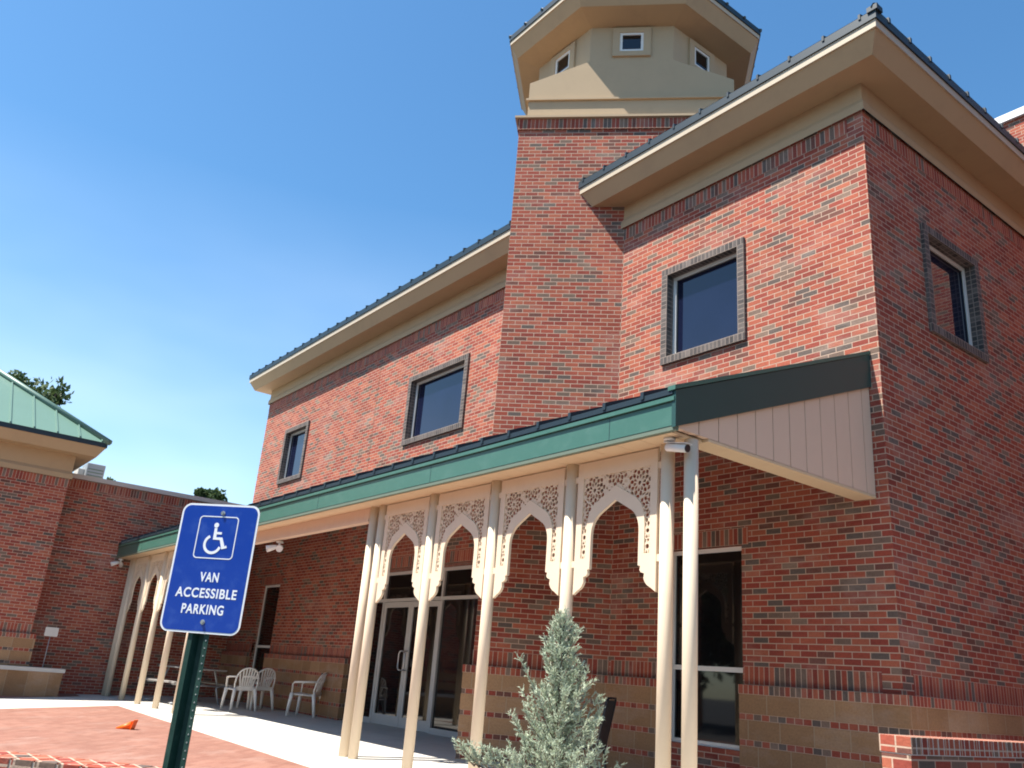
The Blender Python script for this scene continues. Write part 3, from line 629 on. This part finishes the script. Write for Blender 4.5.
for i in range(nx):
    j = 0
    while j < nz_:
        if G(i, j):
            k = j
            while k < nz_ and G(i, k): k += 1
            xa, xb, za, zb2 = fx0 + i * cs, fx0 + (i + 1) * cs, fz0 + j * cs, fz0 + k * cs
            fm.face([(xa, -t2, za), (xb, -t2, za), (xb, -t2, zb2), (xa, -t2, zb2)]); fm.face([(xb, t2, za), (xa, t2, za), (xa, t2, zb2), (xb, t2, zb2)])
            fm.face([(xa, -t2, za), (xa, t2, za), (xb, t2, za), (xb, -t2, za)]); fm.face([(xa, -t2, zb2), (xb, -t2, zb2), (xb, t2, zb2), (xa, t2, zb2)])
            fm.face([(xa, -t2, za), (xa, -t2, zb2), (xa, t2, zb2), (xa, t2, za)]); fm.face([(xb, -t2, za), (xb, t2, za), (xb, t2, zb2), (xb, -t2, zb2)])
            j = k
        else: j += 1
p0 = local_part(pm, 'arch_panel', 'cream', CW); f0 = local_part(fm, 'fretwork', 'cream', p0)
arches = [(-5.06 - .6375), (-6.335 - .6375), (-7.61 - .6375), (-8.885 - .6375), (-17.2 - .62), (-18.44 - .63), (-19.70 - .635), (-20.97 - .635)]
for i, x in enumerate(arches):
    if i == 0: p = p0
    else:
        p = p0.copy(); COL.objects.link(p); p.parent = CW; q = f0.copy(); COL.objects.link(q); q.parent = p
    p.location = Vector((x, YC, 0)) - CW.location

# ================================================================== FIXTURES
def bullet_camera(loc, rz, label):
    t = thing('security_camera', label, 'camera', loc, rz)
    m = MB(); m.tube([(0, 0, 0), (0, 0, -.028)], [.055, .048], 16); m.tube([(0, 0, -.02), (0, 0, -.07), (.03, 0, -.095)], .017, 10); local_part(m, 'mount', 'white', t)
    m = MB(); m.tube([(-.03, 0, -.075), (-.02, 0, -.078), (.19, 0, -.118)], [.028, .036, .037], 18); m.obox((-.04, -.04, -.038), (.26, 0, -.048), (0, .08, 0), (0, 0, .006)); b = local_part(m, 'camera_body', 'white', t)
    m = MB(); m.tube([(.188, 0, -.1175), (.200, 0, -.120)], .033, 18); local_part(m, 'lens', 'black', b)
    return t
bullet_camera((-4.90, 5.38, 2.098), R(4), 'white bullet security camera under the right corner of the canopy')
def flood(loc, rz, label):
    t = thing('flood_light', label, 'light', loc, rz)
    m = MB(); m.tube([(0, 0, 0), (0, 0, -.03)], .06, 14); m.tube([(0, 0, -.02), (.0, 0, -.10)], .02, 8); local_part(m, 'mount', 'white', t)
    for s in (-1, 1):
        m = MB(); m.tube([(s * .02, 0, -.09), (s * .06, -.02, -.10), (s * .10, -.06, -.12), (s * .15, -.13, -.15)], [.022, .034, .046, .056], 14); local_part(m, 'lamp_head', 'white', t)
    return t
flood((-13.75, 5.62, 1.90), R(20), 'twin-head white flood light hanging from the beam over the plastic chairs')
flood((-22.7, 5.30, 2.08), R(-60), 'twin-head white flood light at the far left end of the canopy')

# ================================================================== CHAIRS
def resin_chair():
    t = thing('plastic_chair', 'x', 'chair', (0, 0, 0), 0, 'white plastic garden chairs under the canopy')
    # faces +X, back at -X, origin at the floor
    m = MB()
    prof = [(-.20, .415), (-.10, .405), (.08, .415), (.21, .435), (.245, .42), (.25, .39)]
    for (xa, za), (xb, zb2) in zip(prof, prof[1:]):
        wa, wb = .20 + .05 * (xa + .2) / .45, .20 + .05 * (xb + .2) / .45
        m.face([(xa, -wa, za), (xb, -wb, zb2), (xb, wb, zb2), (xa, wa, za)], smooth=True); m.face([(xa, -wa, za - .012), (xa, wa, za - .012), (xb, wb, zb2 - .012), (xb, -wb, zb2 - .012)], smooth=True)
    m.tube([(-.20, -.20, .40), (.23, -.25, .41), (.25, -.2, .40), (.25, .2, .40), (.23, .25, .41), (-.20, .20, .40), (-.2, 0, .40)], .014, 6)
    local_part(m, 'seat', 'plastic', t)
    m = MB(); N = 14; hoop = []
    for i in range(N + 1):
        a = math.pi * i / N; y = -.235 * math.cos(a); z = .50 + .34 * math.sin(a) ** .62; hoop.append((-.20 - .20 * (z - .42) - .05 * (1 - (y / .235) ** 2), y, z))
    m.tube([(-.215, -.215, .40)] + hoop + [(-.215, .215, .40)], .017, 8)
    for k in range(-3, 4):
        y = k * .048; zt = .50 + .34 * max(0, 1 - (y * 1.28 / .235) ** 2) ** .31
        xt = -.20 - .20 * (zt - .42) - .05 * (1 - (y * 1.28 / .235) ** 2)
        m.obox((-.215, y * .75 - .015, .41), (xt + .215, y * .53, zt - .41), (0, .030, 0), (.010, 0, .002))
    m.obox((-.222, -.19, .40), (0, .38, 0), (-.012, 0, .07), (.012, 0, 0))
    local_part(m, 'backrest', 'plastic', t)
    for s in (-1, 1):
        m = MB(); m.tube([(-.245, s * .235, .66), (-.15, s * .275, .655), (.08, s * .285, .645), (.19, s * .275, .635), (.225, s * .265, .60), (.225, s * .258, .42)], [.020, .027, .033, .031, .024, .020], 8, flat=(1, .6)); local_part(m, 'armrest', 'plastic', t)
        m = MB(); m.tube([(.225, s * .25, .43), (.245, s * .265, .25), (.265, s * .28, 0)], [.042, .034, .025], 8); local_part(m, 'leg', 'plastic', t)
        m = MB(); m.tube([(-.21, s * .21, .43), (-.245, s * .235, .25), (-.29, s * .26, 0)], [.042, .034, .025], 8); local_part(m, 'leg', 'plastic', t)
    return t
ch0 = resin_chair()
spots = [((-18.3, 7.18), math.atan2(.05, -1), 'leftmost of three white plastic armchairs, nearest the blue sign, its slatted back to the viewer'),
         ((-18.62, 7.66), math.atan2(-.12, -1), 'middle white plastic armchair, partly behind the leftmost one'),
         ((-16.85, 7.98), math.atan2(-.7, -.7), 'rightmost white plastic armchair, standing alone against the stone base')]
for i, ((x, y), rz, lb) in enumerate(spots):
    c = ch0 if i == 0 else dup(ch0)
    c.location = (x, y, gz(y)); c.rotation_euler = (0, 0, rz); c['label'] = lb
# black patio chair
bc = thing('metal_chair', 'black metal mesh patio chair behind the blue-green conifer, against the stone base', 'chair', (-7.28, 6.66, gz(6.66)), R(215))
m = MB(); m.box(-.24, .24, -.24, .24, .41, .43); local_part(m, 'seat', 'black', bc, .01)
m = MB(); m.obox((-.25, -.24, .45), (-.08, 0, .46), (0, .48, 0), (.012, 0, 0)); m.tube([(-.23, -.25, .42), (-.33, -.25, .90), (-.34, -.2, .93), (-.34, .2, .93), (-.33, .25, .90), (-.23, .25, .42)], .013, 8); local_part(m, 'backrest', 'black', bc)
for s in (-1, 1):
    m = MB(); m.tube([(-.24, s * .26, .66), (.2, s * .27, .64), (.24, s * .27, .6), (.22, s * .25, .42)], .014, 8); local_part(m, 'armrest', 'black', bc)
    for xx in (-1, 1):
        m = MB(); m.tube([(xx * .22, s * .24, .42), (xx * .27, s * .26, 0)], .013, 8); local_part(m, 'leg', 'black', bc)
ob_ = MB(); q0 = A0 + TD * 0.62 + TN * .106
ob_.obox(q0 + Vector((0, 0, -.56)), TD * .10, TN * .03, (0, 0, .11)); tag(ob_.build('outlet_box', 'grey', None, .006), 'small grey outlet box on the stone base right of the conifer', 'outlet')

# picnic table
tb = thing('picnic_table', 'weathered picnic table with attached benches half in the shade left of the plastic chairs', 'table', (-20.35, 6.75, gz(6.75)), R(8))
m = MB()
for k in range(5): m.box(-.92, .92, -.37 + k * .15, -.37 + k * .15 + .142, .72, .755)
local_part(m, 'tabletop', 'wood', tb, .006)
for s in (-1, 1):
    m = MB()
    for k in range(2): m.box(-.92, .92, s * .66 - .13 + k * .135, s * .66 - .13 + k * .135 + .128, .42, .455)
    local_part(m, 'bench', 'wood', tb, .006)
    m = MB(); xx = s * .62
    m.tube([(xx, -.70, .41), (xx, -.40, .40), (xx, -.34, .36), (xx, -.44, .06), (xx, -.52, .015), (xx, -.66, .015)], .021, 8)
    m.tube([(xx, .70, .41), (xx, .40, .40), (xx, .34, .36), (xx, .44, .06), (xx, .52, .015), (xx, .66, .015)], .021, 8)
    m.tube([(xx, -.36, .40), (xx, -.24, .72)], .021, 8); m.tube([(xx, .36, .40), (xx, .24, .72)], .021, 8); m.tube([(xx, -.4, .40), (xx, .4, .40)], .018, 8)
    local_part(m, 'leg_frame', 'grey', tb)
# toppled cone
cn = thing('traffic_cone', 'small orange cone lying on its side on the red pavers', 'cone', (-13.98, 3.85, gz(3.85)), R(52))
m = MB(); N = 16; ax = Vector((-1, 0, -.26)).normalized()
m.tube([Vector((.08, 0, .066)), Vector((.08, 0, .066)) + ax * .235], [.058, .011], N); local_part(m, 'cone_body', 'orange', cn)
m = MB(); m.obox((.08, -.072, .003), (.014, 0, -.0), (0, .144, 0), (.033, 0, .138)); local_part(m, 'base_plate', 'orange', cn, .003)

# ================================================================== FOREGROUND WALLS
wd = Vector((.7071, .7071, 0)); wn = Vector((.7071, -.7071, 0))
P0 = Vector((-4.16, 0.69, 0))   # a point on the camera-side top edge
fw = thing('retaining_wall', 'low brick retaining wall with a rowlock cap crossing the bottom left corner', 'wall', (P0.x, P0.y, -1.6))
m = MB(); s0 = P0 - wd * 9; m.obox(s0 - wn * .19 + Vector((0, 0, -1.7)), wd * 11.6, wn * .18, (0, 0, 1.70 - .545)); m.build('wall', 'brick', fw)
m = MB(); ln = 11.6; k = 0; m_c = MB()
while k * .1016 < ln:
    a = s0 + wd * (k * .1016 + .005); m.obox(a - wn * .20 + Vector((0, 0, -.541)), wd * .0936, wn * .200, (0, 0, .0955)); k += 1
m.build('brick_cap', 'header', fw, .004)
m = MB(); m.obox(s0 - wn * .197 + Vector((0, 0, -.545)), wd * ln, wn * .1935, (0, 0, .0915)); m.build('mortar_bed', 'mortar', fw)
rw = thing('garden_wall', 'low brick garden wall with a dark brick cap, its sunlit end facing the camera at lower right', 'wall', (-3.02, 5.4, -1.2))
m = MB(); m.box(-3.115, -2.925, 5.405, 15, -1.7, -.245); m.build('wall', 'brick', rw)
m = MB(); y = 5.40
rows = 0
while y < 14.9:
    m.box(-3.125, -2.915, y + (.0 if rows else 0), y + .058, -.240, -.14); y += .0677; rows += 1
m.build('brick_cap', 'header', rw, .003)
m = MB(); m.box(-3.1225, -2.9175, 5.404, 14.8, -.2448, -.1425); m.build('mortar_bed', 'coping', rw)

# ================================================================== ACCESSIBLE PARKING SIGN
SC = Vector((-3.124, 1.034, .30)); TH_ = R(42.98)
sg = thing('parking_sign', 'blue van accessible parking sign on a green steel post in the left foreground', 'sign', (SC.x, SC.y, -1.6), TH_)
zc = SC.z + 1.6   # local height of the panel centre; local x right, local -y towards the viewer
def rrect(hw, hh, r, cx=0, cz=0, n=8, y=0):
    out = []
    for (sx_, sz, a0) in ((1, 1, 0), (-1, 1, 90), (-1, -1, 180), (1, -1, 270)):
        for i in range(n + 1):
            a = R(a0 + 90 * i / n); out.append((cx + sx_ * (hw - r) + r * math.cos(a), y, cz + sz * (hh - r) + r * math.sin(a)))
    return out
m = MB(); m.shape([rrect(.1525, .2285, .034, 0, zc)], (0, .003, 0)); panel = local_part(m, 'sign_panel', 'sign_white', sg)
m = MB(); m.shape([rrect(.1455, .2215, .027, 0, zc, y=-.0008)], (0, .0006, 0)); local_part(m, 'blue_face', 'sign_blue', panel)
ICX, ICZ, IH = .000, zc + .107, .077
m = MB(); m.shape([rrect(IH, IH, .014, ICX, ICZ, y=-.0016), rrect(IH - .0035, IH - .0035, .011, ICX, ICZ, y=-.0016)], (0, .0007, 0)); local_part(m, 'symbol_border', 'sign_white', panel)
# wheelchair symbol drawn with flat strokes
def stroke(mb, pts, wd_, y=-.0016):
    pts = [Vector((p[0], 0, p[1])) for p in pts]; l_, r_ = [], []
    for i, p in enumerate(pts):
        d = (pts[min(i + 1, len(pts) - 1)] - pts[max(i - 1, 0)]).normalized(); nn = Vector((-d.z, 0, d.x))
        if 0 < i < len(pts) - 1:
            d1 = (pts[i] - pts[i - 1]).normalized(); d2 = (pts[i + 1] - pts[i]).normalized(); sc = 1 / max(.5, math.sqrt((1 + d1.dot(d2)) / 2))
        else: sc = 1
        l_.append(p + nn * wd_ / 2 * sc); r_.append(p - nn * wd_ / 2 * sc)
    for i in range(len(pts) - 1):
        q = [l_[i], l_[i + 1], r_[i + 1], r_[i]]; q = [Vector((v.x, y, v.z)) for v in q]
        mb.prism(q, (0, .0007, 0))
sy = MB(); f_ = .00130
def SP(px, pz): return (ICX + (px - 50) * f_, ICZ + (50 - pz) * f_)
stroke(sy, [SP(43 + 24 * math.cos(R(a)), 69 - 24 * math.sin(R(a))) for a in range(118, 352, 9)], 7.5 * f_)     # wheel
stroke(sy, [SP(45, 24), SP(46, 53), SP(66, 53), SP(76, 78), SP(86, 74)], 8 * f_, -.0017)                     # torso, seat, leg
stroke(sy, [SP(46, 38), SP(65, 38)], 6.5 * f_, -.0018)                                                              # arm
hx, hz_ = SP(45, 16); sy.prism([(hx + 7 * f_ * math.cos(R(a)), -.0016, hz_ + 7 * f_ * math.sin(R(a))) for a in range(0, 360, 18)], (0, .0007, 0))
local_part(sy, 'wheelchair_symbol', 'sign_white', panel)
def letters(txt, cx, zb_, h, width, parent):
    cu = bpy.data.curves.new('lettering', 'FONT'); cu.body = txt; cu.size = 1; cu.extrude = .0003 / h; cu.offset = 0.022; cu.space_character = 1.12
    o = bpy.data.objects.new('lettering_source', cu); COL.objects.link(o); bpy.context.view_layer.update()
    me = bpy.data.meshes.new_from_object(o.evaluated_get(bpy.context.evaluated_depsgraph_get())); COL.objects.unlink(o); bpy.data.objects.remove(o)
    xs = [v.co.x for v in me.vertices]; ys = [v.co.y for v in me.vertices]; w0 = max(xs) - min(xs); h0 = max(ys) - min(ys)
    for v in me.vertices:
        x, y, z = v.co; v.co = (cx + ((x - min(xs)) / w0 - .5) * width, -.0012 - .0004 * (1 if z > 0 else -1), zb_ + (y - min(ys)) / h0 * h)
    me.materials.clear(); me.materials.append(M['sign_white']); me.name = 'lettering'; l = bpy.data.objects.new('lettering', me); COL.objects.link(l); l.parent = parent
letters('VAN', .003, zc - .052, .034, .072, panel); letters('ACCESSIBLE', .002, zc - .108, .034, .234, panel); letters('PARKING', .000, zc - .164, .034, .160, panel)
for dzb in (.196, -.190):
    m = MB(); m.tube([(0.01, 0, zc + dzb), (0.01, -.003, zc + dzb)], .0085, 14); m.tube([(0.01, -.002, zc + dzb), (0.01, -.008, zc + dzb)], .0055, 6); local_part(m, 'bolt', 'steel', panel)
# U-channel post with real punched holes along the right flange
m = MB(); zt = zc + .21
prof = [(-.040, .000), (-.022, .000), (-.012, .030), (.012, .030), (.022, .000), (.040, .000), (.040, .003), (.0242, .003), (.0142, .033), (-.0142, .033), (-.0242, .003), (-.040, .003)]
m.prism([(x, .006 + y, 0) for x, y in prof], (0, 0, zt)); post = local_part(m, 'post', 'post', sg)
m = MB(); z = .1
while z < zt: m.tube([(.0315, .0045, z), (.0315, .0075, z)], .0026, 8); z += .0254
local_part(m, 'punched_holes', 'steel', post)

# ================================================================== CONIFER
def cypress():
    rnd = random.Random(3)
    bx_, by_ = -4.36, 3.80; t = thing('conifer', 'young blue-green conifer with feathery foliage standing in front of the columns', 'tree', (bx_, by_, gz(by_)))
    H = 1.56; tr = MB(); tr.tube([(0, 0, 0), (.01, .0, .5), (0, .01, 1.0), (.0, 0, H - .08)], [.035, .026, .014, .004], 8)
    lf = MB(); br = MB()
    def needle(p, d, ln, w_, tint):
        d = d.normalized(); s = d.cross(Vector((rnd.uniform(-1, 1), rnd.uniform(-1, 1), rnd.uniform(-1, 1)))).normalized(); u = d.cross(s)
        a, b, c = p + s * w_, p + (u * .87 - s * .5) * w_, p + (-u * .87 - s * .5) * w_; q = p + d * ln
        lf.face([a, b, q], tint=tint); lf.face([b, c, q], tint=tint); lf.face([c, a, q], tint=tint)
    def spray(base, d, ln, dens=1.0):
        d = d.normalized(); pts = [base]; dd = d.copy(); p = base.copy()
        for i in range(4):
            dd = (dd + Vector((rnd.uniform(-.2, .2), rnd.uniform(-.2, .2), rnd.uniform(0, .32)))).normalized(); p = p + dd * ln / 4; pts.append(p.copy())
        br.tube(pts, [.006, .005, .004, .003, .002], 4, caps=False)
        tn = rnd.random() * .5
        n = int(ln * 105 * dens)
        for i in range(n):
            t_ = rnd.uniform(.12, 1.0); k = min(3, int(t_ * 4)); q = pts[k].lerp(pts[k + 1], t_ * 4 - k)
            a = Vector((rnd.gauss(0, 1), rnd.gauss(0, 1), rnd.gauss(0, 1))).normalized(); dd2 = (a * .9 + d * .7 + Vector((0, 0, .45))).normalized()
            l2 = rnd.uniform(.025, .07) * (1.15 - .5 * t_)
            tt = tn + rnd.random() * .5
            for j in range(9):
                f = j / 9; pp = q + dd2 * l2 * f
                b_ = Vector((rnd.gauss(0, 1), rnd.gauss(0, 1), rnd.gauss(0, 1))).normalized(); needle(pp, b_ * .75 + dd2, rnd.uniform(.009, .019), .0023, min(1, tt + rnd.uniform(-.1, .1)))
            needle(q, dd2, l2, .0035, min(1, tt))
    N = 190
    for i in range(N):
        f = (i + .5) / N; z = .08 + (H - .16) * f; a = i * 2.39996 + rnd.uniform(-.3, .3)
        rad = .42 * (1 - f) ** .80 + .045; rad *= rnd.uniform(.50, 1.20)
        if f > .35 and rnd.random() < .12: rad *= 1.25
        spray(Vector((0, 0, z)), Vector((math.cos(a), math.sin(a), .75 + .6 * f)), rad * 1.28, 1.15)
    # a low branch reaching out to the left and one on the right
    lft = Vector((-.61, -.79, 0)); 
    for j in range(12): spray(Vector((0, 0, .50)) + lft * (.14 + .033 * j) + Vector((0, 0, .008 * j)), lft + Vector((rnd.uniform(-.4, .4), rnd.uniform(-.4, .4), .55 + rnd.uniform(0, .5))), .21, 1.4)
    for j in range(4): spray(Vector((0, 0, .70)) - lft * (.08 + .04 * j) + Vector((0, 0, .05 * j)), -lft + Vector((rnd.uniform(-.3, .3), rnd.uniform(-.3, .3), .8)), .20, 1.2)
    for j in range(5): spray(Vector((0, 0, H - .25)), Vector((rnd.uniform(-.25, .25), rnd.uniform(-.25, .25), 1)), .25, 1.0)
    local_part(tr, 'trunk', 'bark', t); local_part(br, 'branches', 'bark', t); local_part(lf, 'foliage', 'cypress', t)
cypress()

# ================================================================== DISTANT TREES AND ROOFTOP BITS
def broadleaf(name, label, loc, h, cr, n, leaf, seed, group=None, squash=.8, limbs=9):
    rnd = random.Random(seed); t = thing(name, label, 'tree', loc, 0, group)
    tr = MB(); tr.tube([(0, 0, 0), (.1, .05, h * .3), (0, 0, h * .62)], [h * .03, h * .022, h * .012], 8); cz = h - cr * squash; cl = []
    for i in range(limbs):
        d = Vector((rnd.gauss(0, 1), rnd.gauss(0, 1), rnd.gauss(.25, .8))).normalized(); e = Vector((0, 0, cz)) + Vector((d.x, d.y, d.z * squash)) * cr * rnd.uniform(.45, .85)
        tr.tube([(0, 0, h * .45), Vector((0, 0, h * .55)).lerp(e, .5) + Vector((0, 0, .1)), e], [h * .012, h * .008, h * .003], 5, caps=False); cl.append((e, cr * rnd.uniform(.28, .5)))
    lf = MB()
    for i in range(n):
        c, r = rnd.choice(cl); d = Vector((rnd.gauss(0, 1), rnd.gauss(0, 1), rnd.gauss(0, 1))).normalized() * r * rnd.random() ** .4; p = c + d
        a = Vector((rnd.gauss(0, 1), rnd.gauss(0, 1), rnd.gauss(0, 1))).normalized(); b = a.cross(Vector((rnd.gauss(0, 1), rnd.gauss(0, 1), rnd.gauss(0, 1)))).normalized(); s = leaf * rnd.uniform(.6, 1.3)
        lf.face([p - a * s, p + b * s * .55, p + a * s, p - b * s * .55], tint=rnd.random())
    local_part(tr, 'trunk', 'bark', t); local_part(lf, 'crown', 'leaf', t)
def ray_at(px, py, dist):   # point seen at a pixel at a chosen distance (used for laying out far things)
    return (FW + RT * ((px - 512) / 849.275) - UP * ((py - 384) / 849.275)) * dist
def far_tree(px, py_top, dist, cr, label, seed, n=2600, leaf=.22, **k):
    p = ray_at(px, py_top, dist); h = p.z + 1.6; broadleaf('leafy_tree', label, (p.x, p.y, -1.6), h, cr, n, leaf, seed, **k)
far_tree(42, 370, 38, 1.5, 'leafy tree whose top shows above the green pavilion roof', 5, 800, .16, squash=.8, limbs=7)
far_tree(212, 487, 70, 1.5, 'round green tree top just left of the main building, above the parking sign', 9, 2200, .2, squash=.8, limbs=12)
far_tree(112, 480, 75, 1.6, 'tree top barely showing over the wing coping, right of the rooftop unit', 12, 900, .2)
ac = thing('rooftop_unit', 'grey rooftop air conditioning unit on the low wing roof', 'air conditioner', (-26.2, 4.9, 3.9))
m = MB(); m.box(-26.6, -25.9, 4.62, 5.10, 3.95, 4.86); m.build('casing', 'grey', ac, .02)
m = MB()
for k in range(8): m.box(-25.9, -25.89, 4.66, 5.06, 4.05 + k * .09, 4.075 + k * .09)
m.build('louvres', 'return', ac)
m = MB(); m.box(-26.7, -26.1, 4.45, 4.618, 3.95, 4.70); m.build('side_duct', 'coping', ac, .02)
vp = thing('vent_pipe', 'thin rooftop vent pipe with a cap on the low wing roof', 'pipe', (-29.5, 6.8, 3.9))
m = MB(); m.tube([(-29.5, 6.8, 3.95), (-29.5, 6.8, 4.98)], .03, 8); m.build('pipe', 'grey', vp)
m = MB(); m.tube([(-29.5, 6.8, 4.80), (-29.5, 6.8, 4.95)], .10, 10); m.build('cap', 'grey', vp)

# trees standing across the lot behind the photographer: what the ground floor glass mirrors
k = 0
for (x, y, h, cr) in ((-34, -28, 12, 6), (-25, -27, 13, 6.5), (-15, -27, 12, 6.5), (-5, -28, 13, 6.5), (6, -29, 12, 6), (-44, -24, 13, 6.5)):
    k += 1
    broadleaf('shade_tree', 'broad shade tree in the row across the parking lot, mirrored in the entrance glass', (x, y, -1.6), h, cr, 5000, .5, 40 + k, group='shade trees across the parking lot', squash=.9, limbs=22)
